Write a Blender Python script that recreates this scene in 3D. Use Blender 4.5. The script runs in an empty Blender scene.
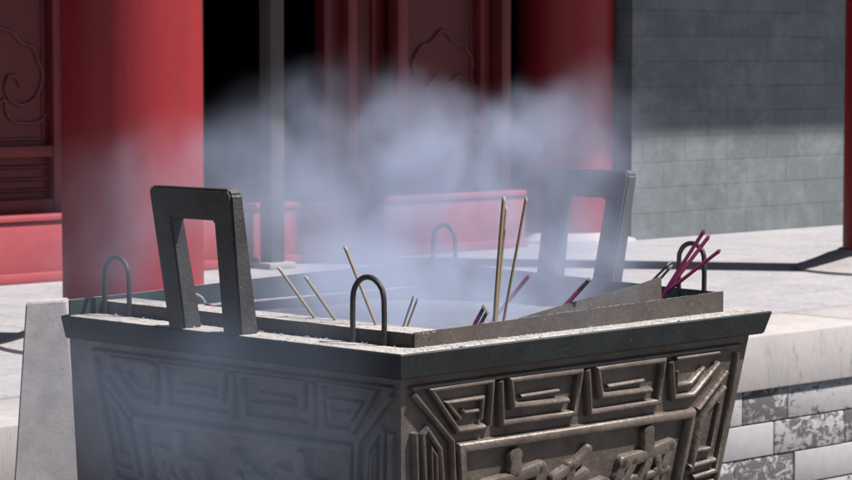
import bpy, bmesh, math, random
from mathutils import Vector, Matrix, noise
random.seed(7)
S = bpy.context.scene
C = S.collection

# ------------------------------------------------------------------ camera, sky, sun, exposure
FPX, HCAM = 2500.0, 0.985
PITCH = math.atan(180 / FPX)
cam = bpy.data.objects.new('camera', bpy.data.cameras.new('camera'))
C.objects.link(cam)
cam.location = (0, 0, HCAM)
cam.rotation_euler = (math.pi / 2 - PITCH, 0, 0)
cam.data.sensor_width = 36
cam.data.lens = FPX / 852 * 36
cam.data.clip_end = 500
cam.data.dof.use_dof = True
cam.data.dof.focus_distance = 5.4
cam.data.dof.aperture_fstop = 12
S.camera = cam

SUN_EL = math.radians(58)
SUN_AZ = Vector((1, -0.19, 0)).normalized()
W = bpy.data.worlds.new('World'); S.world = W; W.use_nodes = True
wn = W.node_tree
sky = wn.nodes.new('ShaderNodeTexSky'); sky.sky_type = 'NISHITA'
sky.sun_disc = False; sky.sun_elevation = SUN_EL; sky.sun_rotation = math.atan2(SUN_AZ.x, SUN_AZ.y)
wn.links.new(sky.outputs[0], wn.nodes['Background'].inputs[0])
wn.nodes['Background'].inputs[1].default_value = 0.05
sl = bpy.data.lights.new('sun', 'SUN'); sl.energy = 5.0; sl.angle = math.radians(0.5); sl.color = (1, .955, .90)
sun = bpy.data.objects.new('sun', sl); C.objects.link(sun)
sd = SUN_AZ * math.cos(SUN_EL) + Vector((0, 0, math.sin(SUN_EL)))
sun.rotation_euler = sd.to_track_quat('Z', 'Y').to_euler()
sun.location = (5, 0, 12)
S.view_settings.view_transform = 'Standard'
S.view_settings.look = 'None'
S.view_settings.exposure = 1.15
S.view_settings.gamma = 1
S.render.engine = 'CYCLES'
S.cycles.volume_step_rate = 1.5
S.cycles.volume_bounces = 1
S.cycles.max_bounces = 8

# ------------------------------------------------------------------ measuring helpers (a sight line met with a real plane)
_F = Vector((0, math.cos(PITCH), -math.sin(PITCH))); _U = Vector((0, math.sin(PITCH), math.cos(PITCH)))
CAMP = Vector((0, 0, HCAM))
def ray(x, y): return _F + Vector((1, 0, 0)) * (x - 426) / FPX + _U * (240 - y) / FPX
def hit(x, y, z):
    r = ray(x, y); return CAMP + r * ((z - HCAM) / r.z)
def hitp(x, y, p0, n):
    r = ray(x, y); return CAMP + r * ((p0 - CAMP).dot(n) / r.dot(n))

# ------------------------------------------------------------------ materials
def nt(m): m.use_nodes = True; return m.node_tree, m.node_tree.nodes, m.node_tree.links
KA = .50
def mat(name, col, col2=None, scale=8, detail=5, rough=.7, metal=0, bump=.0, bscale=60, lo=.35, hi=.65,
        stretch=(1, 1, 1), col3=None, s3=40, lo3=.55, hi3=.62, coat=0, spec=.3, dist=.0004):
    col, col2, col3 = [tuple(v * KA for v in c) if c else c for c in (col, col2, col3)]
    m = bpy.data.materials.new(name); t, N, L = nt(m); b = N['Principled BSDF']
    tc = N.new('ShaderNodeTexCoord'); mp = N.new('ShaderNodeMapping'); mp.inputs['Scale'].default_value = stretch
    L.new(tc.outputs['Object'], mp.inputs[0])
    b.inputs['Roughness'].default_value = rough; b.inputs['Metallic'].default_value = metal
    b.inputs['Specular IOR Level'].default_value = spec
    b.inputs['Coat Weight'].default_value = coat
    out = None
    if col2:
        n = N.new('ShaderNodeTexNoise'); n.inputs['Scale'].default_value = scale; n.inputs['Detail'].default_value = detail
        n.inputs['Roughness'].default_value = .62
        L.new(mp.outputs[0], n.inputs['Vector'])
        r = N.new('ShaderNodeMapRange'); r.inputs[1].default_value = lo; r.inputs[2].default_value = hi
        L.new(n.outputs['Fac'], r.inputs[0])
        x = N.new('ShaderNodeMix'); x.data_type = 'RGBA'
        x.inputs['A'].default_value = (*col, 1); x.inputs['B'].default_value = (*col2, 1)
        L.new(r.outputs[0], x.inputs['Factor']); out = x.outputs['Result']
        if col3:
            n3 = N.new('ShaderNodeTexNoise'); n3.inputs['Scale'].default_value = s3; n3.inputs['Detail'].default_value = 6
            n3.inputs['Roughness'].default_value = .7
            L.new(mp.outputs[0], n3.inputs['Vector'])
            r3 = N.new('ShaderNodeMapRange'); r3.inputs[1].default_value = lo3; r3.inputs[2].default_value = hi3
            L.new(n3.outputs['Fac'], r3.inputs[0])
            x3 = N.new('ShaderNodeMix'); x3.data_type = 'RGBA'
            L.new(out, x3.inputs['A']); x3.inputs['B'].default_value = (*col3, 1)
            L.new(r3.outputs[0], x3.inputs['Factor']); out = x3.outputs['Result']
        L.new(out, b.inputs['Base Color'])
    else:
        b.inputs['Base Color'].default_value = (*col, 1)
    if bump:
        n2 = N.new('ShaderNodeTexNoise'); n2.inputs['Scale'].default_value = bscale; n2.inputs['Detail'].default_value = 6
        L.new(mp.outputs[0], n2.inputs['Vector'])
        bp = N.new('ShaderNodeBump'); bp.inputs['Strength'].default_value = bump; bp.inputs['Distance'].default_value = dist * 5
        L.new(n2.outputs['Fac'], bp.inputs['Height']); L.new(bp.outputs[0], b.inputs['Normal'])
    return m

M = {}
M['bronze'] = mat('burner bronze', (.125, .095, .080), (.23, .182, .156), scale=14, rough=.47, metal=.35, bump=1, bscale=90, col3=(.24, .19, .15), s3=70, lo3=.60, hi3=.75, spec=.5)
M['rim'] = mat('rim iron', (.021, .026, .029), (.038, .044, .047), scale=12, rough=.55, metal=.2, bump=.6, bscale=120, col3=(.16, .16, .15), s3=55, lo3=.66, hi3=.74)
M['handle'] = mat('handle iron', (.058, .056, .058), (.100, .090, .088), scale=16, rough=.55, metal=.2, bump=1.0, bscale=110, col3=(.42, .40, .38), s3=80, lo3=.64, hi3=.70)
M['ashtop'] = mat('ash covered metal', (.60, .56, .54), (.36, .33, .31), scale=30, detail=8, rough=.95, bump=1.0, bscale=160, lo=.42, hi=.70)
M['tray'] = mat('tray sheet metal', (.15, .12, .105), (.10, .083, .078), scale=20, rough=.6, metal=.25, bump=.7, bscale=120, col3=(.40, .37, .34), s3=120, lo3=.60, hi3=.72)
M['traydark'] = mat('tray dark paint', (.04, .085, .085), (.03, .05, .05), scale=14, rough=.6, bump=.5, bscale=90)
M['loop'] = mat('loop iron', (.045, .04, .04), (.10, .085, .08), scale=30, rough=.5, metal=.4, bump=.6, bscale=150)
M['ash'] = mat('incense ash', (.36, .34, .33), (.24, .23, .22), scale=14, detail=9, rough=1, bump=1, bscale=50, dist=.003)
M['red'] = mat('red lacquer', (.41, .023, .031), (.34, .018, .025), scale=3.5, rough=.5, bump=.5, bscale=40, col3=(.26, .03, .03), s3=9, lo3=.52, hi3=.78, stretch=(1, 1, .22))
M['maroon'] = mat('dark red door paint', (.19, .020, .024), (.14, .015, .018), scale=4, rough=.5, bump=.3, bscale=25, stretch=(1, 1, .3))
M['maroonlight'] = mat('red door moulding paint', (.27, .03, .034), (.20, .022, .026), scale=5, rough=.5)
M['sill'] = mat('red plinth paint', (.50, .10, .12), (.42, .07, .09), scale=4, rough=.6, bump=.4, bscale=30, col3=(.55, .22, .22), s3=9, lo3=.6, hi3=.8)
M['relief'] = mat('worn gilt relief', (.22, .06, .06), (.14, .03, .033), scale=20, rough=.5)
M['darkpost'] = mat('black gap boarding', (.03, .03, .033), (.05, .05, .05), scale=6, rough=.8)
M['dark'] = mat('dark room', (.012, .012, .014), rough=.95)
M['pole'] = mat('grey brown timber', (.115, .095, .08), (.075, .065, .058), scale=8, rough=.8, stretch=(1, 1, .15), bump=.5, bscale=50)
M['roof'] = mat('roof tile', (.10, .11, .11), (.07, .08, .08), scale=6, rough=.8)
M['pier'] = mat('cement grey stone', (.60, .555, .555), (.46, .43, .44), scale=17, detail=9, rough=.9, bump=.3, bscale=160, col3=(.30, .29, .30), s3=45, lo3=.60, hi3=.72)
M['stick_tan'] = mat('tan incense', (.40, .31, .20), (.33, .25, .16), scale=60, rough=.8)
M['stick_purple'] = mat('magenta incense', (.34, .03, .15), (.26, .02, .11), scale=60, rough=.8)
M['char'] = mat('charred incense', (.02, .018, .02), (.06, .05, .05), scale=90, rough=.95)
M['tipash'] = mat('incense tip ash', (.55, .53, .52), (.35, .33, .32), scale=90, rough=1)
M['ground'] = mat('courtyard stone', (.19, .18, .175), (.14, .135, .13), scale=3, rough=.9, bump=.4, bscale=30)

# terrace paving: slabs with joints, horizontal wear streaks
def paving_mat():
    m = bpy.data.materials.new('terrace paving'); t, N, L = nt(m); b = N['Principled BSDF']
    tc = N.new('ShaderNodeTexCoord')
    br = N.new('ShaderNodeTexBrick'); br.offset = .5; br.inputs['Scale'].default_value = 1
    br.inputs['Brick Width'].default_value = .44; br.inputs['Row Height'].default_value = .44
    br.inputs['Mortar Size'].default_value = .005; br.inputs['Mortar Smooth'].default_value = .3
    br.inputs['Color1'].default_value = (.225, .225, .245, 1); br.inputs['Color2'].default_value = (.185, .187, .21, 1)
    br.inputs['Mortar'].default_value = (.11, .10, .10, 1)
    L.new(tc.outputs['Object'], br.inputs['Vector'])
    n = N.new('ShaderNodeTexNoise'); n.inputs['Scale'].default_value = 5; n.inputs['Detail'].default_value = 9; n.inputs['Roughness'].default_value = .7
    L.new(tc.outputs['Object'], n.inputs['Vector'])
    r = N.new('ShaderNodeMapRange'); r.inputs[1].default_value = .38; r.inputs[2].default_value = .66
    L.new(n.outputs['Fac'], r.inputs[0])
    x = N.new('ShaderNodeMix'); x.data_type = 'RGBA'; x.inputs['B'].default_value = (.28, .255, .25, 1)
    sc = N.new('ShaderNodeMath'); sc.operation = 'MULTIPLY'; sc.inputs[1].default_value = .7
    L.new(r.outputs[0], sc.inputs[0]); L.new(sc.outputs[0], x.inputs['Factor']); L.new(br.outputs['Color'], x.inputs['A'])
    L.new(x.outputs['Result'], b.inputs['Base Color']); b.inputs['Roughness'].default_value = .75
    n2 = N.new('ShaderNodeTexNoise'); n2.inputs['Scale'].default_value = 22; n2.inputs['Detail'].default_value = 8
    L.new(tc.outputs['Object'], n2.inputs['Vector'])
    bp = N.new('ShaderNodeBump'); bp.inputs['Strength'].default_value = .9; bp.inputs['Distance'].default_value = .012
    L.new(n2.outputs['Fac'], bp.inputs['Height']); L.new(bp.outputs[0], b.inputs['Normal'])
    return m
M['paving'] = paving_mat()
M['coping'] = mat('pale coping stone', (.60, .55, .54), (.50, .47, .475), scale=6, detail=8, rough=.85, bump=.9, bscale=70, col3=(.33, .32, .33), s3=30, lo3=.56, hi3=.7, stretch=(1, 1, .3))

def coursed(name, c1, c2, mort, bw, rh, ms, patch, lo, hi, ps, patchcol, off=.5, stretch=1.0, bump=.01):
    """masonry in a wall's own frame: x along the wall, z up"""
    m = bpy.data.materials.new(name); t, N, L = nt(m); b = N['Principled BSDF']
    tc = N.new('ShaderNodeTexCoord'); sp = N.new('ShaderNodeSeparateXYZ'); cb = N.new('ShaderNodeCombineXYZ')
    L.new(tc.outputs['Object'], sp.inputs[0]); L.new(sp.outputs[0], cb.inputs[0]); L.new(sp.outputs[2], cb.inputs[1])
    br = N.new('ShaderNodeTexBrick'); br.offset = off; br.inputs['Scale'].default_value = 1
    br.inputs['Brick Width'].default_value = bw; br.inputs['Row Height'].default_value = rh
    br.inputs['Mortar Size'].default_value = ms; br.inputs['Mortar Smooth'].default_value = .4
    br.inputs['Color1'].default_value = (*c1, 1); br.inputs['Color2'].default_value = (*c2, 1); br.inputs['Mortar'].default_value = (*mort, 1)
    L.new(cb.outputs[0], br.inputs['Vector'])
    n = N.new('ShaderNodeTexNoise'); n.inputs['Scale'].default_value = ps; n.inputs['Detail'].default_value = 8; n.inputs['Roughness'].default_value = .72
    L.new(tc.outputs['Object'], n.inputs['Vector'])
    r = N.new('ShaderNodeMapRange'); r.inputs[1].default_value = lo; r.inputs[2].default_value = hi
    L.new(n.outputs['Fac'], r.inputs[0])
    sc = N.new('ShaderNodeMath'); sc.operation = 'MULTIPLY'; sc.inputs[1].default_value = patch
    L.new(r.outputs[0], sc.inputs[0])
    x = N.new('ShaderNodeMix'); x.data_type = 'RGBA'; x.inputs['B'].default_value = (*patchcol, 1)
    L.new(sc.outputs[0], x.inputs['Factor']); L.new(br.outputs['Color'], x.inputs['A'])
    L.new(x.outputs['Result'], b.inputs['Base Color']); b.inputs['Roughness'].default_value = .9
    ad = N.new('ShaderNodeMath'); ad.operation = 'MULTIPLY_ADD'; ad.inputs[1].default_value = -.5
    L.new(br.outputs['Fac'], ad.inputs[0]); L.new(n.outputs['Fac'], ad.inputs[2])
    bp = N.new('ShaderNodeBump'); bp.inputs['Strength'].default_value = .8; bp.inputs['Distance'].default_value = bump
    L.new(ad.outputs[0], bp.inputs['Height']); L.new(bp.outputs[0], b.inputs['Normal'])
    return m
M['greybrick'] = coursed('grey limewashed brick', (.094, .108, .115), (.080, .093, .099), (.070, .082, .088), .36, .14, .004, .8, .46, .62, 6, (.130, .143, .150), bump=.008)

# ------------------------------------------------------------------ object helpers
def link(name, bm, m, parent=None, smooth=None, loc=None):
    me = bpy.data.meshes.new(name)
    bmesh.ops.recalc_face_normals(bm, faces=bm.faces)
    bm.to_mesh(me); bm.free()
    for mm in (m if isinstance(m, (list, tuple)) else [m]): me.materials.append(mm)
    if smooth is not None:
        me.polygons.foreach_set('use_smooth', [True] * len(me.polygons))
        me.set_sharp_from_angle(angle=math.radians(smooth))
    o = bpy.data.objects.new(name, me); C.objects.link(o)
    if parent: o.parent = parent
    return o
def tag(o, label=None, cat=None, group=None, kind=None):
    for k, v in (('label', label), ('category', cat), ('group', group), ('kind', kind)):
        if v: o[k] = v
    return o
def thing(name, label, cat, mw=None, group=None):
    o = bpy.data.objects.new(name, None); C.objects.link(o); o.empty_display_size = .1
    if mw is not None: o.matrix_world = mw
    return tag(o, label, cat, group)
def box(bm, x0, x1, y0, y1, z0, z1, bev=0, mi=0):
    vs = [bm.verts.new((x, y, z)) for x in (x0, x1) for y in (y0, y1) for z in (z0, z1)]
    fs = [(0, 1, 3, 2), (4, 6, 7, 5), (0, 4, 5, 1), (2, 3, 7, 6), (0, 2, 6, 4), (1, 5, 7, 3)]
    F = [bm.faces.new([vs[i] for i in f]) for f in fs]
    for f in F: f.material_index = mi
    if bev:
        es = list({e for f in F for e in f.edges})
        bmesh.ops.bevel(bm, geom=es, offset=bev, segments=2, affect='EDGES', profile=.5)
def hexa(bm, b4, t4, bev=0):
    vb = [bm.verts.new(p) for p in b4]; vt = [bm.verts.new(p) for p in t4]
    F = [bm.faces.new(vb[::-1]), bm.faces.new(vt)]
    for i in range(4): F.append(bm.faces.new((vb[i], vb[(i + 1) % 4], vt[(i + 1) % 4], vt[i])))
    if bev:
        es = list({e for f in F for e in f.edges})
        bmesh.ops.bevel(bm, geom=es, offset=bev, segments=2, affect='EDGES')
    return F
def tube(bm, pts, r, n=8, cap=True):
    pts = [Vector(p) for p in pts]
    rs = r if isinstance(r, (list, tuple)) else [r] * len(pts)
    rings = []; up = None
    for i, p in enumerate(pts):
        a = pts[max(0, i - 1)]; b = pts[min(len(pts) - 1, i + 1)]
        d = (b - a).normalized()
        if up is None: up = d.orthogonal().normalized()
        up = (up - d * up.dot(d)).normalized(); s = d.cross(up)
        rings.append([bm.verts.new(p + (up * math.cos(k * 2 * math.pi / n) + s * math.sin(k * 2 * math.pi / n)) * rs[i]) for k in range(n)])
    for i in range(len(rings) - 1):
        for k in range(n): bm.faces.new((rings[i][k], rings[i][(k + 1) % n], rings[i + 1][(k + 1) % n], rings[i + 1][k]))
    if cap: bm.faces.new(rings[0][::-1]); bm.faces.new(rings[-1])
def lathe(bm, prof, n=48, cx=0, cy=0):
    rings = [[bm.verts.new((cx + r * math.cos(2 * math.pi * k / n), cy + r * math.sin(2 * math.pi * k / n), z)) for k in range(n)] for r, z in prof]
    for i in range(len(rings) - 1):
        for k in range(n): bm.faces.new((rings[i][k], rings[i][(k + 1) % n], rings[i + 1][(k + 1) % n], rings[i + 1][k]))
    bm.faces.new(rings[0][::-1]); bm.faces.new(rings[-1])
def ridge(bm, pts, w, h, fmap, closed=False, prof=None):
    """a raised moulding along a 2-D path on a face; fmap(a, c, off) -> 3-D"""
    pts = [Vector(p) for p in pts]
    if prof is None: prof = [(-1, -.6), (-1, 0), (-.86, .52), (-.55, .88), (-.15, 1), (.15, 1), (.55, .88), (.86, .52), (1, 0), (1, -.6)]
    n = len(pts); rings = []
    ws = w if isinstance(w, (list, tuple)) else [w] * n
    for i, p in enumerate(pts):
        if closed: pr, nx = pts[i - 1], pts[(i + 1) % n]
        else: pr, nx = pts[max(0, i - 1)], pts[min(n - 1, i + 1)]
        d1 = (p - pr); d2 = (nx - p)
        d1 = d1.normalized() if d1.length > 1e-9 else d2.normalized()
        d2 = d2.normalized() if d2.length > 1e-9 else d1
        t = (d1 + d2); t = t.normalized() if t.length > 1e-6 else d1
        nn = Vector((-t.y, t.x)); k = 1 / max(.45, nn.dot(Vector((-d1.y, d1.x))))
        rings.append([bm.verts.new(fmap(*(p + nn * (u * ws[i] / 2 * k)), v * h)) for u, v in prof])
    m = len(prof)
    for i in range(n if closed else n - 1):
        j = (i + 1) % n
        for k in range(m - 1): bm.faces.new((rings[i][k], rings[i][k + 1], rings[j][k + 1], rings[j][k]))
    if not closed: bm.faces.new(rings[0]); bm.faces.new(rings[-1][::-1])

# ================================================================== SETTING
PHI = math.radians(43.5)
D = Vector((math.cos(PHI), math.sin(PHI), 0)); NF = Vector((math.sin(PHI), -math.cos(PHI), 0))
O = hit(32, 283, 0)                                   # foot of the plinth
HALL = Matrix(((D.x, -NF.x, 0, O.x), (D.y, -NF.y, 0, O.y), (0, 0, 1, 0), (0, 0, 0, 1)))   # x along facade, y into the hall
HI = HALL.inverted()
def fs(px, n=0.0, py=260):
    """place along the facade where the sight line through column px meets the plane n in front of it"""
    return (HI @ hitp(px, py, O + NF * n, NF)).x
E0 = HI @ hit(744, 337.5, 0)
EY = E0.y                                             # front edge of the terrace in the hall frame (negative)
GZ = -.75
def hallobj(o): o.matrix_world = HALL; return o

bm = bmesh.new(); box(bm, -60, 60, -60, 60, GZ - .3, GZ)
tag(link('ground', bm, M['ground']), kind='structure')
bm = bmesh.new(); box(bm, -16, 18, EY + .46, .35, -.12, 0)
tag(hallobj(link('terrace_floor', bm, M['paving'])), kind='structure')
bm = bmesh.new(); box(bm, -16, 18, EY + .06, .3, GZ - .01, -.125)
tag(hallobj(link('terrace_base', bm, M['ground'])), kind='structure')
# coping slabs along the edge
bm = bmesh.new(); x = -16.0
while x < 17.5:
    l = random.uniform(1.15, 1.6); box(bm, x, x + l - .004, EY, EY + .455, -.198, random.uniform(-.001, .001), bev=.006); x += l
tag(hallobj(link('terrace_coping', bm, M['coping'], smooth=40)), kind='structure')

# retaining wall under the coping: individually laid blocks, some flaked
def block_mat():
    m = bpy.data.materials.new('flaking limewashed block'); t, N, L = nt(m); b = N['Principled BSDF']
    tc = N.new('ShaderNodeTexCoord'); at = N.new('ShaderNodeAttribute'); at.attribute_name = 'flake'
    mp = N.new('ShaderNodeMapping'); mp.inputs['Scale'].default_value = (1, 1, 1.5); L.new(tc.outputs['Object'], mp.inputs[0])
    n = N.new('ShaderNodeTexNoise'); n.inputs['Scale'].default_value = 19; n.inputs['Detail'].default_value = 9; n.inputs['Roughness'].default_value = .72
    n.inputs['Distortion'].default_value = .9
    L.new(mp.outputs[0], n.inputs['Vector'])
    ad = N.new('ShaderNodeMath'); ad.operation = 'ADD'; L.new(n.outputs['Fac'], ad.inputs[0]); L.new(at.outputs['Fac'], ad.inputs[1])
    r = N.new('ShaderNodeMapRange'); r.inputs[1].default_value = .485; r.inputs[2].default_value = .545; L.new(ad.outputs[0], r.inputs[0])
    n2 = N.new('ShaderNodeTexNoise'); n2.inputs['Scale'].default_value = 30; n2.inputs['Detail'].default_value = 6
    L.new(tc.outputs['Object'], n2.inputs['Vector'])
    a = N.new('ShaderNodeMix'); a.data_type = 'RGBA'; a.inputs['A'].default_value = (.21, .198, .205, 1); a.inputs['B'].default_value = (.28, .27, .28, 1)
    L.new(n2.outputs['Fac'], a.inputs['Factor'])
    x = N.new('ShaderNodeMix'); x.data_type = 'RGBA'; L.new(a.outputs['Result'], x.inputs['A']); x.inputs['B'].default_value = (.062, .060, .063, 1)
    L.new(r.outputs[0], x.inputs['Factor']); L.new(x.outputs['Result'], b.inputs['Base Color']); b.inputs['Roughness'].default_value = .92
    bp = N.new('ShaderNodeBump'); bp.invert = True; bp.inputs['Strength'].default_value = .7; bp.inputs['Distance'].default_value = .012
    L.new(r.outputs[0], bp.inputs['Height']); L.new(bp.outputs[0], b.inputs['Normal'])
    return m
M['block'] = block_mat()
bm = bmesh.new(); lay = bm.faces.layers.float.new('flake')
z = -.20; row = 0; XR = E0.x
pat = {0: [(.02, .28, .04), (.28, .72, -.09)], 1: [(-.14, .20, -.28), (.20, .62, -.01)], 2: [(-.4, -.02, .0), (-.02, .32, .02), (.32, .8, -.2)]}
while z > GZ:
    z1 = z - .124
    if row in pat: cuts = [(XR + p[0], XR + p[1], p[2]) for p in pat[row]]; lo_, hi_ = cuts[0][0], cuts[-1][1]
    else: cuts = []; lo_ = hi_ = XR + .1 * (row % 3)
    x = hi_
    while x < 17: l = random.uniform(.3, .46); cuts.append((x, x + l, random.choice([-.25, -.12, -.02, .03]))); x += l
    x = lo_
    while x > -15: l = random.uniform(.3, .46); cuts.append((x - l, x, random.choice([-.25, -.12, -.02, .03]))); x -= l
    for a, b_, fl in cuts:
        k0 = len(bm.faces)
        yy = EY + .018 + random.uniform(-.002, .003)
        box(bm, a, b_ - .005, yy, yy + .08, z1 + .005, z, bev=.004)
        bm.faces.ensure_lookup_table()
        for f in bm.faces[k0:]: f[lay] = fl
    z = z1; row += 1
tag(hallobj(link('terrace_wall', bm, M['block'], smooth=40)), 'low wall of flaking limewashed blocks below the terrace edge', 'wall')

# ------------------------------------------------------------------ the red hall
HALLT = thing('temple_hall', 'red timber temple hall with carved doors, deep eaves and a grey brick end wall', 'building', HALL)
def part(name, bm, m, parent=HALLT, smooth=None):
    o = link(name, bm, m, parent, smooth); return o
sA, sDoor0, sDoor1 = fs(200), fs(322), fs(401, -.1)
sP0, sP1 = fs(401, -.1), fs(512, 0)
sC2 = fs(565, 0); sG0, sG1 = fs(616, 0), fs(631, .08)
SH = .30                                               # plinth height
def plinth(x0, x1, lab=None):
    bm = bmesh.new(); box(bm, x0, x1, 0, .24, 0, SH - .03, bev=.004); box(bm, x0, x1, -.012, .24, SH - .028, SH, bev=.006)
    box(bm, x0, x1, -.02, -.001, 0, .045, bev=.004)
    part('plinth', bm, M['sill'], smooth=40)
plinth(-6, sP1 + .1)
# carved door leaves: frames, apron mouldings, relief
REC = .19                                              # how far the joinery stands behind the plinth face
def leaf(x0, x1, relief_paths, z0=SH, top=3.6, fr=.07):
    bm = bmesh.new()
    box(bm, x0, x0 + fr, REC - .05, REC + .03, z0, top, bev=.004); box(bm, x1 - fr, x1, REC - .05, REC + .03, z0, top, bev=.004)
    for za, zb in ((z0, z0 + .06), (z0 + .25, z0 + .30), (top - .1, top)): box(bm, x0 + fr, x1 - fr, REC - .045, REC + .028, za, zb, bev=.004)
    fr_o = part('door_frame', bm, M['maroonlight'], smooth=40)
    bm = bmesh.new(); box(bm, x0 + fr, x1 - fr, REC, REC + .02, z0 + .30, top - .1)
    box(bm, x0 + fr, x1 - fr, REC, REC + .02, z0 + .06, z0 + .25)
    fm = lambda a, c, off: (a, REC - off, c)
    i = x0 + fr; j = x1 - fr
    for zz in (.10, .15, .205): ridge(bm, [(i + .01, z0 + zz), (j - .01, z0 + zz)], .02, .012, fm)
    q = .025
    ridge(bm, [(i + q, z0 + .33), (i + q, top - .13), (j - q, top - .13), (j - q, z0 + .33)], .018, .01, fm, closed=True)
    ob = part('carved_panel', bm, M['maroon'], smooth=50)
    bm = bmesh.new()
    for w, P in relief_paths: ridge(bm, P, w, .014, fm)
    link('carved_scroll', bm, M['relief'], ob, 50)
def smoothpath(P, k=6):
    out = []
    for i in range(len(P) - 1):
        p0 = Vector(P[max(i - 1, 0)]); p1 = Vector(P[i]); p2 = Vector(P[i + 1]); p3 = Vector(P[min(i + 2, len(P) - 1)])
        for t in range(k):
            t /= k
            out.append(.5 * ((2 * p1) + (p2 - p0) * t + (2 * p0 - 5 * p1 + 4 * p2 - p3) * t * t + (3 * p1 - p0 - 3 * p2 + p3) * t ** 3))
    out.append(Vector(P[-1])); return out
PL = O - NF * REC
def pl(px, py): q = HI @ hitp(px, py, PL, NF); return (q.x, q.z)
sc1 = [(-30, 30), (-15, 24), (0, 28), (13, 33), (20, 42), (32, 47), (37, 60), (42, 72), (40, 86), (34, 98), (22, 105), (10, 100), (5, 88), (8, 76), (16, 78), (20, 86)]
sc2 = [(-20, 110), (-4, 104), (4, 100), (6, 112), (14, 122), (36, 122), (46, 114), (49, 106)]
sc3 = [(414, 74), (412, 62), (420, 47), (430, 42), (441, 30), (453, 42), (463, 46), (472, 60), (470, 74), (474, 88)]
sc4 = [(424, 102), (426, 88), (436, 76), (447, 84), (458, 76), (466, 88), (463, 102)]
sc5 = [(418, 110), (430, 120), (445, 112), (460, 120), (472, 108)]
xa0, xa1 = fs(-75, -REC + .05), fs(68, -REC + .05)
leaf(xa0, xa1, [(.018, smoothpath([pl(*p) for p in sc1])), (.016, smoothpath([pl(*p) for p in sc2]))])
leaf(xa0 - 1.0, xa0 - .06, [])
leaf(sDoor1 + .02, fs(490, -REC + .05), [(.016, smoothpath([pl(*p) for p in P])) for P in (sc3, sc4, sc5)])
# posts between the leaves
def post(x0, x1, y0, y1, m, z0=SH, top=3.7, name='door_post'):
    bm = bmesh.new(); box(bm, x0, x1, y0, y1, z0, top, bev=.006); part(name, bm, m, smooth=40)
post(fs(73, -.1), fs(96, -.1), .10, .26, M['maroon'])
post(fs(493, -.13), fs(499, -.13), .13, .24, M['maroonlight'])
post(fs(503, -.05), fs(512, -.05), .06, .24, M['maroon'])
post(fs(186, -.12), fs(203, -.12), .10, .30, M['maroonlight'])
# open doorway leaf between the black opening and the carved leaf
post(fs(325, -.22), fs(333, -.22), .22, .30, M['maroon'])
post(fs(333, -.2), fs(349, -.2), .24, .28, M['maroon'])
post(fs(349, -.18), fs(358, -.18), .18, .28, M['maroonlight'])
post(fs(358, -.26), fs(401, -.26), .27, .32, M['maroon'])
post(fs(373, -.25), fs(378, -.25), .25, .275, M['maroonlight'])
# dark recess strip and the grey brick end wall
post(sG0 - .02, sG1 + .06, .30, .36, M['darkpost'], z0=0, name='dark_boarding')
# wall: base slightly flared
bm = bmesh.new(); box(bm, sG1, 14, -.08, .5, .0, 5.2)
part('brick_wall', bm, M['greybrick'])
# interior shell and masonry over the bays
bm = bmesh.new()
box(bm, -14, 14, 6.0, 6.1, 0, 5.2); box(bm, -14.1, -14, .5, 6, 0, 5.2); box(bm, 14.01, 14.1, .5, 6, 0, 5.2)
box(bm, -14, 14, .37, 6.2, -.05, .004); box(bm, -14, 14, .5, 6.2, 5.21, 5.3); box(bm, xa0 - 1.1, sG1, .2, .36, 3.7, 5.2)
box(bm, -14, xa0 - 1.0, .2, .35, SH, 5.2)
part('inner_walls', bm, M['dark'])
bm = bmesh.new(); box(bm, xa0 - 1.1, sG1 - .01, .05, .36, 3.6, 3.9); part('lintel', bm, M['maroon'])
# columns
colr = .245
def column(px, py, name, label, rr=colr, depth=None, group='red columns of the hall'):
    c = hit(px, py, 0)
    c = HI @ c
    if depth is not None: c.y = depth
    t = thing(name, label, 'column', HALL @ Matrix.Translation((c.x, c.y, 0)), group)
    bm = bmesh.new(); lathe(bm, [(rr, .09), (rr, 1.2), (rr * .985, 3.5), (rr * .96, 5.75)], 64)
    link('shaft', bm, M['red'], t, 40)
    bm = bmesh.new()
    lathe(bm, [(rr * 1.95, .0), (rr * 1.94, .012), (rr * 1.8, .022), (rr * 1.55, .045), (rr * 1.3, .072), (rr * 1.12, .086), (rr * 1.08, .095), (rr * .5, .096)], 64)
    link('base', bm, M['coping'], t, 40)
    return c
cA = column(134, 343, 'hall_column', 'large red lacquered column in front of the black opening, behind the left handle')
c3 = HI @ (hit(843, 268.8, 0) + Vector((colr * 1.0, 0, 0)))
cB = column(134, 343, 'hall_column', 'red column cut by the right frame edge on a flared stone base')
bpy.data.objects['hall_column.001'].matrix_world = HALL @ Matrix.Translation((c3.x, c3.y, 0))
c2 = HI @ hitp(564, 230, O - NF * .24, NF)
t = thing('engaged_column', 'red column set into the front of the hall beside the grey brick wall', 'column', HALL @ Matrix.Translation((c2.x, 0.24, 0)), None)
bm = bmesh.new(); lathe(bm, [(.27, 0.03), (.27, 2), (.265, 4.6)], 64); link('shaft', bm, M['red'], t, 40)
bm = bmesh.new(); lathe(bm, [(.40, 0), (.39, .015), (.33, .03), (.30, .05), (.2, .051)], 48); link('base', bm, M['coping'], t, 40)
# slender timber pole before the opening
pc = Vector((fs(272.5, .12), 0, 0))
t = thing('timber_pole', 'slender grey brown timber pole standing before the black opening', 'pole', HALL @ Matrix.Translation((pc.x, -.12, 0)))
bm = bmesh.new(); box(bm, -.044, .044, -.044, .044, .02, 4.5, bev=.01); link('shaft', bm, M['pole'], t, 40)
bm = bmesh.new(); box(bm, -.08, .08, -.08, .08, 0, .03, bev=.006); link('foot_block', bm, M['coping'], t, 40)
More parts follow.
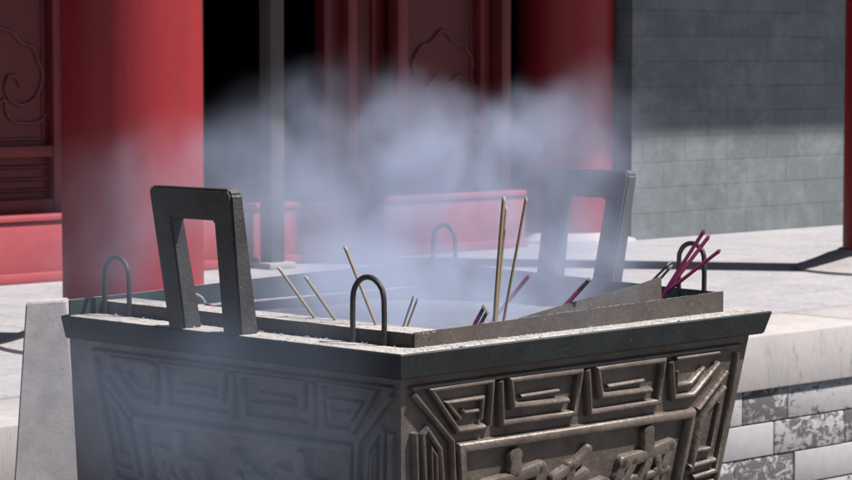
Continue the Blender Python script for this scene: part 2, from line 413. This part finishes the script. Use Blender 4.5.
# eaves: edge height follows from the shade line about half a metre up the facade
EO = 3.0
EZ = .455 + EO / (SUN_AZ.dot(NF)) * math.tan(SUN_EL)
bm = bmesh.new()
hexa(bm, [(-15, -EO, EZ - .05), (22, -EO, EZ - .05), (22, 3.2, EZ + 2.2), (-15, 3.2, EZ + 2.2)],
     [(-15, -EO, EZ), (22, -EO, EZ), (22, 3.2, EZ + 2.5), (-15, 3.2, EZ + 2.5)])
hexa(bm, [(-15, 3.2, EZ + 2.2), (22, 3.2, EZ + 2.2), (22, 9, EZ - .4), (-15, 9, EZ - .4)],
     [(-15, 3.2, EZ + 2.5), (22, 3.2, EZ + 2.5), (22, 9, EZ - .2), (-15, 9, EZ - .2)])
for i in range(120):
    xx = -14.9 + i * .308; tube(bm, [(xx, -EO, EZ + .03), (xx, 3.1, EZ + 2.52)], .05, 6)
part('roof', bm, M['roof'])
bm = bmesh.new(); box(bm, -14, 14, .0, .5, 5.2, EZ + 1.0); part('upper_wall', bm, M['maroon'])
bm = bmesh.new(); yb = c3.y; box(bm, -14, 14, yb - .12, yb + .12, 5.75, 6.1); part('architrave', bm, M['maroon'])

# grey tapered pier beside the burner
pb = hit(38, 470, -.04)
def pz(y): return HCAM - (y - 60) * 6.35 / FPX * 1.0
yP = 6.35
def px2(px): return (px - 426) / FPX * yP
zt = pz(303)
t1 = (px2(24), px2(60)); zb_ = pz(480); t0 = (px2(9), px2(78))
kz = (GZ - zt) / (zb_ - zt)
g0 = (t1[0] + (t0[0] - t1[0]) * kz * .9, t1[1] + (t0[1] - t1[1]) * kz * .9)
bm = bmesh.new()
hexa(bm, [(g0[0], yP, GZ), (g0[1], yP + .10, GZ), (g0[1], yP + .20, GZ), (g0[0], yP + .12, GZ)],
     [(t1[0], yP, zt), (t1[1], yP + .055, zt), (t1[1], yP + .14, zt), (t1[0], yP + .09, zt)], bev=.004)
tag(link('stone_pier', bm, M['pier'], smooth=40), 'grey tapered cement pier at the left end of the burner', 'pier')

# ================================================================== INCENSE BURNER
ZR = .375
PF, PR, PLc = hit(401, 354, ZR), hit(772, 310, ZR), hit(56, 315, ZR)
va = (PR - PF); LA = va.length; va.normalize()
vb = Vector((-va.y, va.x, 0)); LB = (PLc - PF).dot(vb)
BUR = Matrix(((va.x, vb.x, 0, PF.x), (va.y, vb.y, 0, PF.y), (0, 0, 1, ZR), (0, 0, 0, 1)))   # x along right face, y along left face, z=0 at rim top
BI = BUR.inverted()
BT = thing('incense_burner', 'large square bronze incense burner with two upright frame handles and raised fret borders', 'incense burner', BUR)
TAP = .14; INS = .039; RH = .058
def bodyc(z):
    """corners F, R, B, L of the body at height z (negative down)"""
    q = INS + TAP * (-RH - z)
    lf = -.018 - .11 * (-RH - z)
    return [(q, q, z), (LA - q, q, z), (LA - q, LB - lf, z), (q, LB - lf, z)]
bm = bmesh.new(); hexa(bm, bodyc(-.62), bodyc(-RH + .01)); part('body', bm, M['bronze'], BT)
# stand
for sx in (.2, LA - .2):
    for sy in (.2, LB - .2):
        bm = bmesh.new(); box(bm, sx - .07, sx + .07, sy - .07, sy + .07, -.92, -.615, bev=.02)
        part('foot', bm, M['bronze'], BT, 40)
bm = bmesh.new(); box(bm, -.05, LA + .05, -.05, LB + .05, GZ - ZR, -.92, bev=.02)
po = link('stone_plinth', bm, M['coping'], None, 40); po.matrix_world = BUR
tag(po, 'low square stone plinth under the bronze incense burner', 'plinth')
# rim: open frame, face leaning in toward the bottom
bm = bmesh.new()
def ring(o0, z):
    ob = o0 if o0 > .05 else 0
    return [bm.verts.new(p) for p in ((o0, o0, z), (LA - o0, o0, z), (LA - o0, LB - ob, z), (o0, LB - ob, z))]
rr = [ring(.085, -.02), ring(.085, -.001), ring(.009, 0), ring(.003, -.0015), ring(.0, -.005), ring(.013, -RH + .004), ring(.017, -RH), ring(.06, -RH)]
for i in range(len(rr) - 1):
    for k in range(4):
        f = bm.faces.new((rr[i][k], rr[i][(k + 1) % 4], rr[i + 1][(k + 1) % 4], rr[i + 1][k]))
        f.material_index = 1 if i in (1, 2) else 0
part('rim', bm, [M['rim'], M['ashtop']], BT)
# ash heaped inside the bowl
bm = bmesh.new()
nx = 46
vv = [[bm.verts.new((.05 + (LA - .1) * i / nx, .05 + (LB - .1) * j / nx,
       -.028 + .010 * noise.noise(Vector((i * .16, j * .16, 1))) + .004 * noise.noise(Vector((i * .7, j * .7, 4))))) for j in range(nx + 1)] for i in range(nx + 1)]
for i in range(nx):
    for j in range(nx): bm.faces.new((vv[i][j], vv[i + 1][j], vv[i + 1][j + 1], vv[i][j + 1]))
ao = link('incense_ash', bm, M['ash'], None, 180); ao.matrix_world = BUR; tag(ao, 'pale grey incense ash filling the burner', 'ash', kind='stuff')

# -- raised frets and lettering on the two visible faces
nR = Vector((0, -1, -TAP)).normalized()                # outward normal of the right face, burner frame
f0R = Vector((0, INS, -RH))
def fR(px, py):
    n = BUR.to_3x3() @ nR; q = BI @ hitp(px, py, BUR @ f0R, n); return (q.x, q.z)
def mapR(a, c, off):
    y = INS + TAP * (-RH - c); return Vector((a, y, c)) + nR * off
SC = LB / LA
nL = Vector((-1, 0, -TAP)).normalized()
def mapL(a, c, off):
    x = INS + TAP * (-RH - c); return Vector((x, a * SC, c)) + nL * off
FR = []
def fret(w, h, P): FR.append((w * .86, h * 1.2, [fR(*p) for p in P]))
# main frame bar
fret(.030, .017, [(463, 560), (458, 447), (688, 413), (664, 530)])
# mitre lines at the left corner, running down the left edge
fret(.018, .013, [(411, 394), (449, 440), (454, 560)])
fret(.017, .013, [(412, 432), (416, 560)])
fret(.016, .012, [(423, 500), (420, 434), (424, 428), (437, 448), (441, 500)])
fret(.012, .009, [(430, 500), (429, 447), (434, 455), (435, 490)])
# motif A
fret(.018, .013, [(486, 424), (489, 380), (428, 389), (455, 430), (481, 426)])
fret(.014, .011, [(478, 418), (480, 397), (444, 402), (457, 418)])
fret(.012, .009, [(460, 409), (462, 412), (476, 410)])
# band close under the rim
fret(.014, .010, [(409, 388), (738, 345)])
# motif B
fret(.020, .015, [(497, 380), (498, 423), (571, 412.5), (577, 370), (507, 379), (509, 405.5), (564, 399.5)])
fret(.013, .010, [(518, 396), (556, 390)])
# motif C
fret(.020, .015, [(584, 369), (586, 412), (655, 401), (660, 359), (594, 368), (597, 395.5), (647, 389)])
fret(.013, .010, [(605, 386), (641, 380)])
# motif D and the right edge
fret(.019, .014, [(668, 361), (670, 397), (690, 394), (716, 362)])
fret(.016, .012, [(716, 352), (673, 358)])
fret(.016, .012, [(674, 370), (673, 385.5), (688, 382.5), (701, 367)])
fret(.018, .013, [(695, 409), (724, 371)])
fret(.017, .013, [(688, 470), (700, 415), (722, 386)])
fret(.016, .012, [(716, 392), (704, 409), (693, 450), (708, 448), (717, 402)])
fret(.017, .012, [(686, 466.5), (712, 459)])
fret(.017, .012, [(690, 477), (713, 470), (727, 400)])
fret(.016, .012, [(684, 486), (710, 480)])
fret(.016, .012, [(735, 352), (706, 520)])
for fm, nm, lab in ((mapR, 'fret_panel', None), (mapL, 'fret_panel', 'dim smoke veiled fret panel')):
    bm = bmesh.new()
    for w, h, P in FR:
        try: ridge(bm, P, w, h, fm)
        except ValueError: pass
    o = part(nm, bm, M['bronze'], BT, 45)
    if lab: o['label'] = lab
# characters, read right to left
def st(*p, w=.13): return (w, list(p))
GONG = [st((.50, -.02), (.52, .10), w=.20), st((.08, .24), (.95, .14), w=.15), st((.09, .23), (.02, .40), w=.14), st((.94, .14), (.90, .32), w=.14),
        st((.30, .38), (.32, .58)), st((.30, .38), (.68, .34), (.66, .54)), st((.33, .56), (.66, .53)), st((.50, .56), (.45, .68)),
        st((.22, .68), (.26, .98)), st((.22, .68), (.78, .64), (.74, .96)), st((.26, .94), (.75, .92))]
HE = [st((.56, .0), (.38, .12), (.05, .24), w=.12), st((.0, .36), (.30, .30), (.56, .24)), st((.30, .14), (.30, .98), w=.14), st((.28, .38), (.14, .60), (.0, .76), w=.11),
      st((.32, .40), (.44, .52), (.54, .60), w=.11), st((.64, .42), (.66, .78)), st((.64, .42), (.96, .38), (.94, .76)), st((.66, .74), (.94, .72))]
YONG = [st((.50, -.04), (.53, .10), w=.19), st((.10, .24), (.95, .14), w=.16), st((.10, .24), (.03, .40), w=.14), st((.93, .14), (.86, .32), w=.14),
        st((.28, .24), (.18, .40), (.10, .46)), st((.10, .46), (.34, .42), (.20, .62), (.06, .70), w=.10), st((.06, .70), (.36, .64), w=.10), st((.22, .66), (.14, .98), w=.10),
        st((.56, .26), (.42, .52), w=.13), st((.50, .42), (.50, .99)), st((.72, .24), (.76, .36), w=.12), st((.52, .42), (.92, .38), w=.10),
        st((.54, .60), (.88, .56), w=.10), st((.54, .76), (.88, .72), w=.10), st((.50, .95), (.97, .90), w=.11), st((.72, .38), (.72, .92), w=.11)]
RIDGEH = .016
def glyph(strokes, cx, ct, wd, hd, fm, bm):
    for w, P in strokes:
        Q = [Vector((cx + (p[0] - .5) * wd, ct - p[1] * hd)) for p in P]
        Q = smoothpath(Q, 4) if len(Q) > 2 else [Q[0].lerp(Q[1], k / 4) for k in range(5)]
        # rounded ends: taper in over the first and last steps
        d0 = (Q[0] - Q[1]).normalized() * w * wd * .35; d1 = (Q[-1] - Q[-2]).normalized() * w * wd * .35
        Q = [Q[0] + d0 * 1.25, Q[0] + d0 * .8] + Q + [Q[-1] + d1 * .8, Q[-1] + d1 * 1.25]
        ws = [w * wd * 1.18] * len(Q); ws[0] *= .45; ws[-1] *= .4; ws[1] *= .85; ws[-2] *= .8
        n = len(Q)
        for i in range(2, n - 2): ws[i] *= 1 - .18 * math.sin(math.pi * (i - 2) / max(1, n - 5))
        ridge(bm, Q, ws, .018, fm, prof=[(-1, -.6), (-1, .45), (-.82, .9), (-.5, 1), (.5, 1), (.82, .9), (1, .45), (1, -.6)])
for fm in (mapR, mapL):
    for G, px, py in ((GONG, 511, 457), (HE, 580, 449), (YONG, 644, 435)):
        a, c = fR(px, py); bm = bmesh.new(); glyph(G, a, c, .205, .235, fm, bm); part('raised_character', bm, M['bronze'], BT, 50)

# -- upright frame handles
def handle(cy0, x_out, sgn, label):
    """rectangular frame standing on the rim; sgn -1 leans to -x (left face), +1 leans to +x"""
    bm = bmesh.new()
    H, Wd, T = .326, .272, .055
    out = [(-Wd / 2 + .012, -.004), (-Wd / 2 - .006, H - .012), (-Wd / 2 + .004, H), (Wd / 2 - .004, H), (Wd / 2 + .006, H - .012), (Wd / 2 - .008, -.004)]
    inn = [(-Wd / 2 + .075, -.004), (-Wd / 2 + .063, H - .072), (Wd / 2 - .063, H - .072), (Wd / 2 - .066, -.004)]
    lean = .045
    def P(y, z, side):
        th = T * (1 - .35 * z / H)
        x = x_out + sgn * lean * z / H - sgn * (th if side else 0)
        return (x, cy0 + y, z)
    for pts in ([out[0], out[1], out[2], inn[1], inn[0]], [out[2], out[3], inn[2], inn[1]], [inn[2], out[3], out[4], out[5], inn[3]]):
        fr_ = [bm.verts.new(P(*p, 0)) for p in pts]; bk = [bm.verts.new(P(*p, 1)) for p in pts]
        bm.faces.new(fr_); bm.faces.new(bk[::-1])
        n = len(pts)
        for i in range(n):
            a, b_ = pts[i], pts[(i + 1) % n]
            if {a, b_} in ({out[2], inn[1]}, {out[3], inn[2]}): continue
            bm.faces.new((fr_[i], fr_[(i + 1) % n], bk[(i + 1) % n], bk[i]))
    bmesh.ops.remove_doubles(bm, verts=bm.verts, dist=1e-5)
    bmesh.ops.recalc_face_normals(bm, faces=bm.faces)
    es = [e for e in bm.edges if len(e.link_faces) == 2 and e.calc_face_angle(0) > .6]
    bmesh.ops.bevel(bm, geom=es, offset=.005, segments=2, affect='EDGES')
    o = part('handle', bm, M['handle'], BT, 40); o['label'] = label
def yL(px, py=330): return (BI @ hit(px, py, ZR)).y
yl0 = (BI @ hitp(160, 328, BUR @ Vector((0.002, 0, 0)), BUR.to_3x3() @ Vector((1, 0, 0)))).y
yl1 = (BI @ hitp(251, 335, BUR @ Vector((0.002, 0, 0)), BUR.to_3x3() @ Vector((1, 0, 0)))).y
handle((yl0 + yl1) / 2 + .003, .004, -1, 'left frame handle, clear of the smoke')
yr = [(BI @ hitp(p, 290, BUR @ Vector((LA - .06, 0, 0)), BUR.to_3x3() @ Vector((1, 0, 0)))).y for p in (525, 617)]
handle(sum(yr) / 2, LA - .004, 1, 'right frame handle, veiled by smoke')

# -- lifting tray of welded sheet
TT = thing('ash_tray', 'shallow sheet metal tray with four lifting loops set in the burner rim', 'tray', BUR)
cF, cR, cB_, cL = (.100, .058, .031), (1.172, .062, .049), (1.17, 1.10, .068), (.004, 1.130, .037)
def lerp(a, b, t): return tuple(a[i] + (b[i] - a[i]) * t for i in range(3))
def wall(p, q, th, name, m, z0=-.03, mi=None, n=14, rough=.0012):
    p, q = Vector(p), Vector(q); d = (q - p); d.z = 0; d.normalize(); s = Vector((-d.y, d.x, 0)) * th
    bm = bmesh.new(); R_ = []
    for i in range(n + 1):
        t = i / n; c = p.lerp(q, t); w = noise.noise(Vector((t * 7, p.x * 3, p.y))) * rough * 2
        zt_ = c.z + noise.noise(Vector((t * 9, p.y * 5, 3))) * rough * 1.5
        R_.append([bm.verts.new((c.x + s.x * k + s.x / th * w, c.y + s.y * k + s.y / th * w, zz)) for k, zz in ((0, z0), (0, zt_), (1, zt_), (1, z0))])
    for i in range(n):
        for k in range(4):
            f = bm.faces.new((R_[i][k], R_[i][(k + 1) % 4], R_[i + 1][(k + 1) % 4], R_[i + 1][k]))
            if mi and k == 1: f.material_index = 1
    bm.faces.new(R_[0][::-1]); bm.faces.new(R_[-1])
    return part(name, bm, [m, mi] if mi else m, TT, 40)
wall(cF, cR, .005, 'wall', M['tray'])
wall((.096, 1.125, .030), (.100, .066, .030), .095, 'wall', M['tray'], mi=M['ashtop'])
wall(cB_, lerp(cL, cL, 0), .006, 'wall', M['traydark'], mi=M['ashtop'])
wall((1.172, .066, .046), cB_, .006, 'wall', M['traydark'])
def loop(xw, y0, y1, zf, ht, label):
    bm = bmesh.new(); r = (y1 - y0) / 2; cy = (y0 + y1) / 2; P = [(xw, y0, zf - .03), (xw, y0 - .001, zf + (ht - r) * .5), (xw, y0, zf + ht - r)]
    for k in range(1, 12):
        a = math.pi * k / 12; P.append((xw + random.uniform(-.0008, .0008), cy - r * math.cos(a), zf + ht - r + r * math.sin(a)))
    P += [(xw, y1, zf + ht - r), (xw, y1 + .001, zf + (ht - r) * .5), (xw, y1, zf - .03)]
    tube(bm, P, .0062, 10)
    o = part('lifting_loop', bm, M['loop'], TT, 60); return o
def ly(px, py, x, z):
    return (BI @ hitp(px, py, BUR @ Vector((x, 0, 0)), BUR.to_3x3() @ Vector((1, 0, 0)))).y
loop(.088, ly(384, 310, .088, 0), ly(353, 310, .088, 0), .020, .124, '')
loop(.088, ly(129, 290, .088, 0), ly(105, 290, .088, 0), .020, .119, '')
loop(1.166, ly(704, 270, 1.166, 0), ly(679, 270, 1.166, 0), .044, .118, '')
loop(1.166, ly(455, 250, 1.166, 0), ly(433, 250, 1.166, 0), .066, .102, '')

# -- leaning sheet just inside the right wall
bm = bmesh.new()
nP = BUR.to_3x3() @ Vector((0, 1, 0)); p0 = BUR @ Vector((0, .105, 0))
Q = [BI @ hitp(px, py, p0, nP) for px, py in ((478, 327), (500, 324.5), (580, 301), (640, 285.5), (665, 277), (663.5, 297), (664, 312), (478, 345))]
a = [bm.verts.new(q + Vector((0, (q.z) * .12, 0))) for q in Q]; b_ = [bm.verts.new(q + Vector((0, q.z * .12 + .004, 0))) for q in Q]
bm.faces.new(a); bm.faces.new(b_[::-1])
for i in range(len(Q)): bm.faces.new((a[i], a[(i + 1) % len(Q)], b_[(i + 1) % len(Q)], b_[i]))
o = link('metal_sheet', bm, M['tray']); o.matrix_world = BUR
tag(o, 'loose brown metal sheet leaning inside the right wall of the tray', 'metal sheet')

# -- incense
def incense(tip, foot, m, label, name='incense_stick', r=.0036, depth=None, char=.0, tipm='tipash', grp=None, bend=0, twin=False):
    """tip and foot are pixels; foot meets the plane y-depth in the burner frame"""
    (fx, fy), fz = foot, depth
    F_ = hitp(fx, fy, BUR @ Vector((fz[0], fz[1], fz[2])), Vector((0, 1, 0)))
    T_ = hitp(tip[0], tip[1], F_ + Vector((0, fz[3], 0)), Vector((0, 1, 0)))
    t = thing(name, label, 'incense stick', Matrix.Translation(F_), grp)
    v = T_ - F_; side = Vector((v.z, 0, -v.x)).normalized()
    n = 9
    pt = lambda k: v * k + side * bend * math.sin(math.pi * k)
    bm = bmesh.new(); e = 1 - char
    foot_k = -.28
    tube(bm, [pt(foot_k + (e - foot_k) * i / n) for i in range(n + 1)], r, 8)
    link('stick', bm, m, t, 60)
    if char:
        bm = bmesh.new(); tube(bm, [pt(e), pt(e + (1 - e) * .6), pt(1)], [r * .98, r * .95, r * .85], 8); link('charred_end', bm, M['char'], t, 60)
    L_ = v.length; d = v.normalized()
    bm = bmesh.new(); tube(bm, [pt(1), pt(1) + d * .004 + side * .0005, pt(1) + d * .009 - side * .001, pt(1) + d * .013 + side * .001], [r * 1.05, r * 1.15, r * .9, r * .3], 8)
    link('ash_tip', bm, M[tipm], t, 60)
    return t
TAN, PUR = M['stick_tan'], M['stick_purple']
yd = lambda px: ly(px, 322, .17, 0)
G1 = 'tan incense sticks in the burner'; G2 = 'magenta incense sticks in the burner'
incense((281, 271), (316, 320), TAN, 'leftmost of three tan sticks leaning left between left handle and near loop', depth=(.17, yd(316), .03, .05), grp=G1)
incense((307.5, 280), (336, 321), TAN, 'shortest tan incense stick, leaning left beside the near lifting loop', depth=(.17, yd(336), .03, .05), grp=G1)
incense((346.5, 251), (376, 325), TAN, 'tan incense stick leaning left, its lower half seen through the near lifting loop', depth=(.17, yd(376), .03, .04), grp=G1)
incense((503.5, 202), (494, 330), TAN, 'tallest tan incense stick, the thicker front one of the upright pair', depth=(.38, .16, .0, .02), grp=G1, r=.0044, bend=-.001)
incense((505.5, 211), (495.5, 330), TAN, 'tan incense stick pressed against the right side of the tallest one', depth=(.385, .165, .0, .02), grp=G1, r=.0034)
incense((525.5, 202), (502, 330), TAN, 'thin tan incense stick of the upright pair, tilted to the right', depth=(.40, .16, .0, .0), grp=G1, r=.0034)
incense((702, 234), (666, 290), PUR, 'upper left magenta stick of three crossing the far right loop', depth=(1.0, .13, .02, .0), grp=G2, r=.0045, tipm='stick_purple')
incense((706.5, 239.5), (663, 296), PUR, 'middle magenta stick of three crossing the far right loop', depth=(1.0, .15, .02, .02), grp=G2, r=.0047, tipm='stick_purple')
incense((716.5, 253), (668, 291), PUR, 'lowest, flattest magenta stick of three crossing the far right loop', depth=(1.02, .13, .02, -.02), grp=G2, r=.0045, tipm='stick_purple')
incense((667, 266), (648, 285), M['char'], 'burnt grey incense stub at the top corner of the leaning sheet', depth=(.98, .14, .02, .0), r=.0030, grp='burnt incense stubs')
incense((669, 269), (652, 288), M['tray'], 'short brown incense stub below the grey one at the leaning sheet corner', depth=(.99, .15, .02, .0), r=.0032, grp='burnt incense stubs')
incense((588, 281), (561, 310), PUR, 'thick burnt purple incense stub with grey tip above the leaning sheet', depth=(.62, .16, .02, .0), r=.0052, char=.35, grp='burnt incense stubs')
incense((578, 292), (562, 311), PUR, 'small dark purple stub tucked beneath the thick burnt stub', depth=(.63, .15, .02, .0), r=.0042, char=.5, grp='burnt incense stubs')
incense((483, 309), (472, 330), PUR, 'burnt purple stub with ash tip, left of its pair below the tall tan sticks', depth=(.30, .14, .02, .0), r=.0046, char=.3, grp='burnt incense stubs')
incense((486, 314), (477, 331), PUR, 'shorter burnt purple stub, right of its pair below the tall tan sticks', depth=(.31, .13, .02, .0), r=.0042, char=.4, grp='burnt incense stubs')
incense((526, 279), (489, 325), M['stick_purple'], 'magenta incense stick in the smoke behind the upright tan pair', depth=(.5, .42, .0, .0), r=.0045, grp=G2, tipm='stick_purple')
incense((412, 301), (402, 330), TAN, 'faint incense stick lost in smoke right of the near loop, the left one', depth=(.16, .2, .0, .0), r=.0022, grp=G1)
incense((416, 303), (406, 330), TAN, 'faint incense stick lost in smoke right of the near loop, the right one', depth=(.17, .2, .0, .0), r=.0022, grp=G1)
# curled ash and magenta stub seen through the left handle
t = thing('incense_stub', 'magenta stub with a curled white ash tail seen through the left handle', 'incense stick', Matrix.Translation(hit(222, 309, ZR - .0)), 'burnt incense stubs')
base = hit(222, 309, ZR); K = [hitp(x, y, base, Vector((0, 1, 0))) - base for x, y in ((226, 311), (214, 307.5), (205, 303.5))]
bm = bmesh.new(); tube(bm, K, .0042, 8); link('stick', bm, PUR, t, 60)
K = [hitp(x, y, base, Vector((0, 1, 0))) - base for x, y in ((205, 303.5), (202, 298.5), (197, 295), (192, 294))]
bm = bmesh.new(); tube(bm, K, [.0042, .005, .0048, .003], 8); link('ash_tip', bm, M['tipash'], t, 60)
# twigs at the near corner
for i, (p, q) in enumerate((((406, 338.5), (414, 334.8)), ((414, 337), (423, 334.3)))):
    A_ = hitp(*p, BUR @ Vector((.12, .09, .034)), Vector((0, 1, 0))); B_ = hitp(*q, A_, Vector((0, 1, 0)))
    bm = bmesh.new(); tube(bm, [Vector((0, 0, 0)), (B_ - A_) * .6 + Vector((0, 0, .001)), B_ - A_], [.003, .0036, .002], 7)
    o = link('charred_twig', bm, M['char'], None, 60); o.location = A_
    tag(o, ('left' if i == 0 else 'right') + ' of two charred twigs on the near corner of the tray', 'twig', 'charred twigs at the near corner')
# ash crumbs along the rim and the tray ledge
bm = bmesh.new()
def crumb(x, y, z, s):
    m_ = Matrix.Translation((x, y, z)) @ Matrix.Rotation(random.uniform(0, 3), 4, 'Z') @ Matrix.Diagonal((s * random.uniform(.7, 1.6), s * random.uniform(.7, 1.4), s * random.uniform(.4, .8), 1))
    v = [bm.verts.new(m_ @ Vector(p)) for p in ((1, 0, 0), (.3, .9, .2), (-.8, .5, 0), (-.7, -.7, .1), (.4, -.9, 0), (.1, .1, .95))]
    for k in range(5): bm.faces.new((v[k], v[(k + 1) % 5], v[5]))
    bm.faces.new(v[:5][::-1])
for i in range(1500):
    u = random.random(); s = random.choice([.0012, .0016, .002, .0026, .0034]) * random.uniform(.7, 1.1)
    if i % 2: x = random.uniform(.02, LA - .02); y = random.uniform(.004, .055) ; z = 0
    else: y = random.uniform(.02, LB - .02); x = random.choice([random.uniform(.004, .09), random.uniform(.098, .18)]); z = 0 if x < .09 else .030
    crumb(x, y, z + s * .3, s)
for i in range(260):
    x = random.uniform(1.17, LA - .01); y = random.uniform(.01, LB - .02); crumb(x, y, .0005, random.uniform(.001, .003))
for i in range(200):
    x = random.uniform(.12, 1.15); crumb(x, .0605 + .004 * x / 1.17, cF[2] + (cR[2] - cF[2]) * x / 1.17 + .0003, random.uniform(.0008, .0018))
o = link('ash_crumbs', bm, M['ashtop']); o.matrix_world = BUR; tag(o, 'pale ash crumbs scattered along the burner rim', 'ash crumbs', kind='stuff')

# ================================================================== SMOKE
def smoke(name, lo, hi, blobs, label, dens, nscale=2.6, thr=(.36, .72), seed=0., floor_=.12, vox=.016, col=None):
    """a cloud whose density grid is computed once from soft puffs times warped noise"""
    g = bpy.data.node_groups.new(name, 'GeometryNodeTree'); N, L = g.nodes, g.links
    g.interface.new_socket('Geometry', in_out='OUTPUT', socket_type='NodeSocketGeometry')
    out = N.new('NodeGroupOutput'); pos = N.new('GeometryNodeInputPosition')
    def vm(op, a, b=None, val=None):
        n = N.new('ShaderNodeVectorMath'); n.operation = op; L.new(a, n.inputs[0])
        if b is not None: L.new(b, n.inputs[1])
        if val is not None:
            if op == 'SCALE': n.inputs['Scale'].default_value = val
            else: n.inputs[1].default_value = val
        return n.outputs['Value'] if op == 'LENGTH' else n.outputs[0]
    def mt(op, a, b):
        n = N.new('ShaderNodeMath'); n.operation = op; L.new(a, n.inputs[0])
        if isinstance(b, (int, float)): n.inputs[1].default_value = b
        else: L.new(b, n.inputs[1])
        return n.outputs[0]
    def tex(v, sc, det, ro=.5):
        n = N.new('ShaderNodeTexNoise'); n.inputs['Scale'].default_value = sc; n.inputs['Detail'].default_value = det; n.inputs['Roughness'].default_value = ro
        L.new(v, n.inputs['Vector']); return n
    p = vm('ADD', pos.outputs[0], val=(seed, seed, seed))
    w1 = vm('SCALE', vm('SUBTRACT', tex(p, 2.2, 2).outputs['Color'], val=(.5, .5, .5)), val=.50)
    w2 = vm('SCALE', vm('SUBTRACT', tex(p, 7, 2).outputs['Color'], val=(.5, .5, .5)), val=.20)
    q = vm('ADD', vm('ADD', pos.outputs[0], w1), w2)
    tot = None
    for c, r, a in blobs:
        l = vm('LENGTH', vm('DIVIDE', vm('SUBTRACT', q, val=c), val=r))
        m = N.new('ShaderNodeMapRange'); m.interpolation_type = 'SMOOTHSTEP'
        m.inputs[1].default_value = 0.05; m.inputs[2].default_value = 1; m.inputs[3].default_value = a; m.inputs[4].default_value = 0
        L.new(l, m.inputs[0]); tot = m.outputs[0] if tot is None else mt('ADD', tot, m.outputs[0])
    st_ = vm('MULTIPLY', vm('ADD', q, val=(seed, seed, seed)), val=(1.7, 1.1, .85))
    n = tex(st_, nscale, 8, .60)
    r_ = N.new('ShaderNodeMapRange'); r_.inputs[1].default_value = thr[0]; r_.inputs[2].default_value = thr[1]; r_.inputs[3].default_value = floor_
    L.new(n.outputs[0], r_.inputs[0])
    d = mt('MULTIPLY', mt('MULTIPLY', tot, r_.outputs[0]), dens)
    # fade out before the edge of the grid
    sx = N.new('ShaderNodeSeparateXYZ'); L.new(pos.outputs[0], sx.inputs[0])
    for k in range(3):
        for e_, sg in ((lo[k], 1), (hi[k], -1)):
            m = N.new('ShaderNodeMapRange'); m.interpolation_type = 'SMOOTHSTEP'
            m.inputs[1].default_value = e_; m.inputs[2].default_value = e_ + sg * .12; L.new(sx.outputs[k], m.inputs[0])
            if sg < 0: m.inputs[1].default_value, m.inputs[2].default_value, m.inputs[3].default_value, m.inputs[4].default_value = e_ - .12, e_, 1, 0
            d = mt('MULTIPLY', d, m.outputs[0])
    vc = N.new('GeometryNodeVolumeCube'); L.new(d, vc.inputs['Density'])
    vc.inputs['Min'].default_value = lo; vc.inputs['Max'].default_value = hi
    for k, ax in enumerate('XYZ'): vc.inputs['Resolution ' + ax].default_value = max(8, int((hi[k] - lo[k]) / vox))
    m = bpy.data.materials.new(name); t, MN, ML = nt(m); MN.remove(MN['Principled BSDF'])
    pv = MN.new('ShaderNodeVolumePrincipled'); ML.new(pv.outputs[0], MN['Material Output'].inputs['Volume'])
    pv.inputs['Color'].default_value = col or SMOKECOL; pv.inputs['Anisotropy'].default_value = .15; pv.inputs['Density'].default_value = 1
    sm = N.new('GeometryNodeSetMaterial'); sm.inputs['Material'].default_value = m
    L.new(vc.outputs[0], sm.inputs[0]); L.new(sm.outputs[0], out.inputs[0])
    bm = bmesh.new(); box(bm, lo[0], hi[0], lo[1], hi[1], lo[2], hi[2])
    o = link(name, bm, m); md = o.modifiers.new('cloud', 'NODES'); md.node_group = g
    tag(o, label, 'smoke', kind='stuff'); return o
SMOKECOL = (.53, .59, .77, 1)
def at(px, py, y): return tuple(CAMP + ray(px, py) * (y / ray(px, py).y))
def bl(px, py, y, rx, rz, ry, a):
    """blob given where it hangs: centre by sight line and depth y; radii in metres"""
    return (at(px, py, y), (rx, ry, rz), a)
blobs = [bl(430, 295, 5.9, .60, .24, .55, 1.35), bl(450, 225, 6.2, .50, .26, .40, 1.15), bl(360, 195, 6.2, .50, .24, .36, .70),
         bl(480, 165, 6.2, .40, .22, .35, .70), bl(560, 235, 6.15, .34, .26, .32, .85), bl(545, 140, 6.3, .36, .20, .3, .50),
         bl(250, 180, 6.1, .44, .24, .3, .34), bl(150, 225, 5.9, .36, .28, .3, .24), bl(400, 135, 6.3, .44, .17, .3, .36)]
smoke('smoke', (-1.1, 5.3, .25), (.75, 6.8, 1.25), blobs, 'bluish white incense smoke billowing above the burner', 6.2, nscale=3.2, thr=(.42, .66), floor_=.15, vox=.011)
blobs2 = [bl(100, 400, 5.08, .42, .36, .28, .9), bl(230, 380, 5.06, .40, .26, .24, .9), bl(240, 480, 5.06, .42, .26, .24, .9), bl(345, 430, 4.98, .24, .22, .18, .45), bl(130, 250, 5.12, .30, .22, .2, .4)]
smoke('smoke', (-1.2, 4.65, -.3), (.15, 5.4, .85), blobs2, 'thin bluish smoke drifting down past the near left face of the burner', .95, col=(.30, .375, .52, 1), nscale=2.0, seed=3.1, floor_=.62)
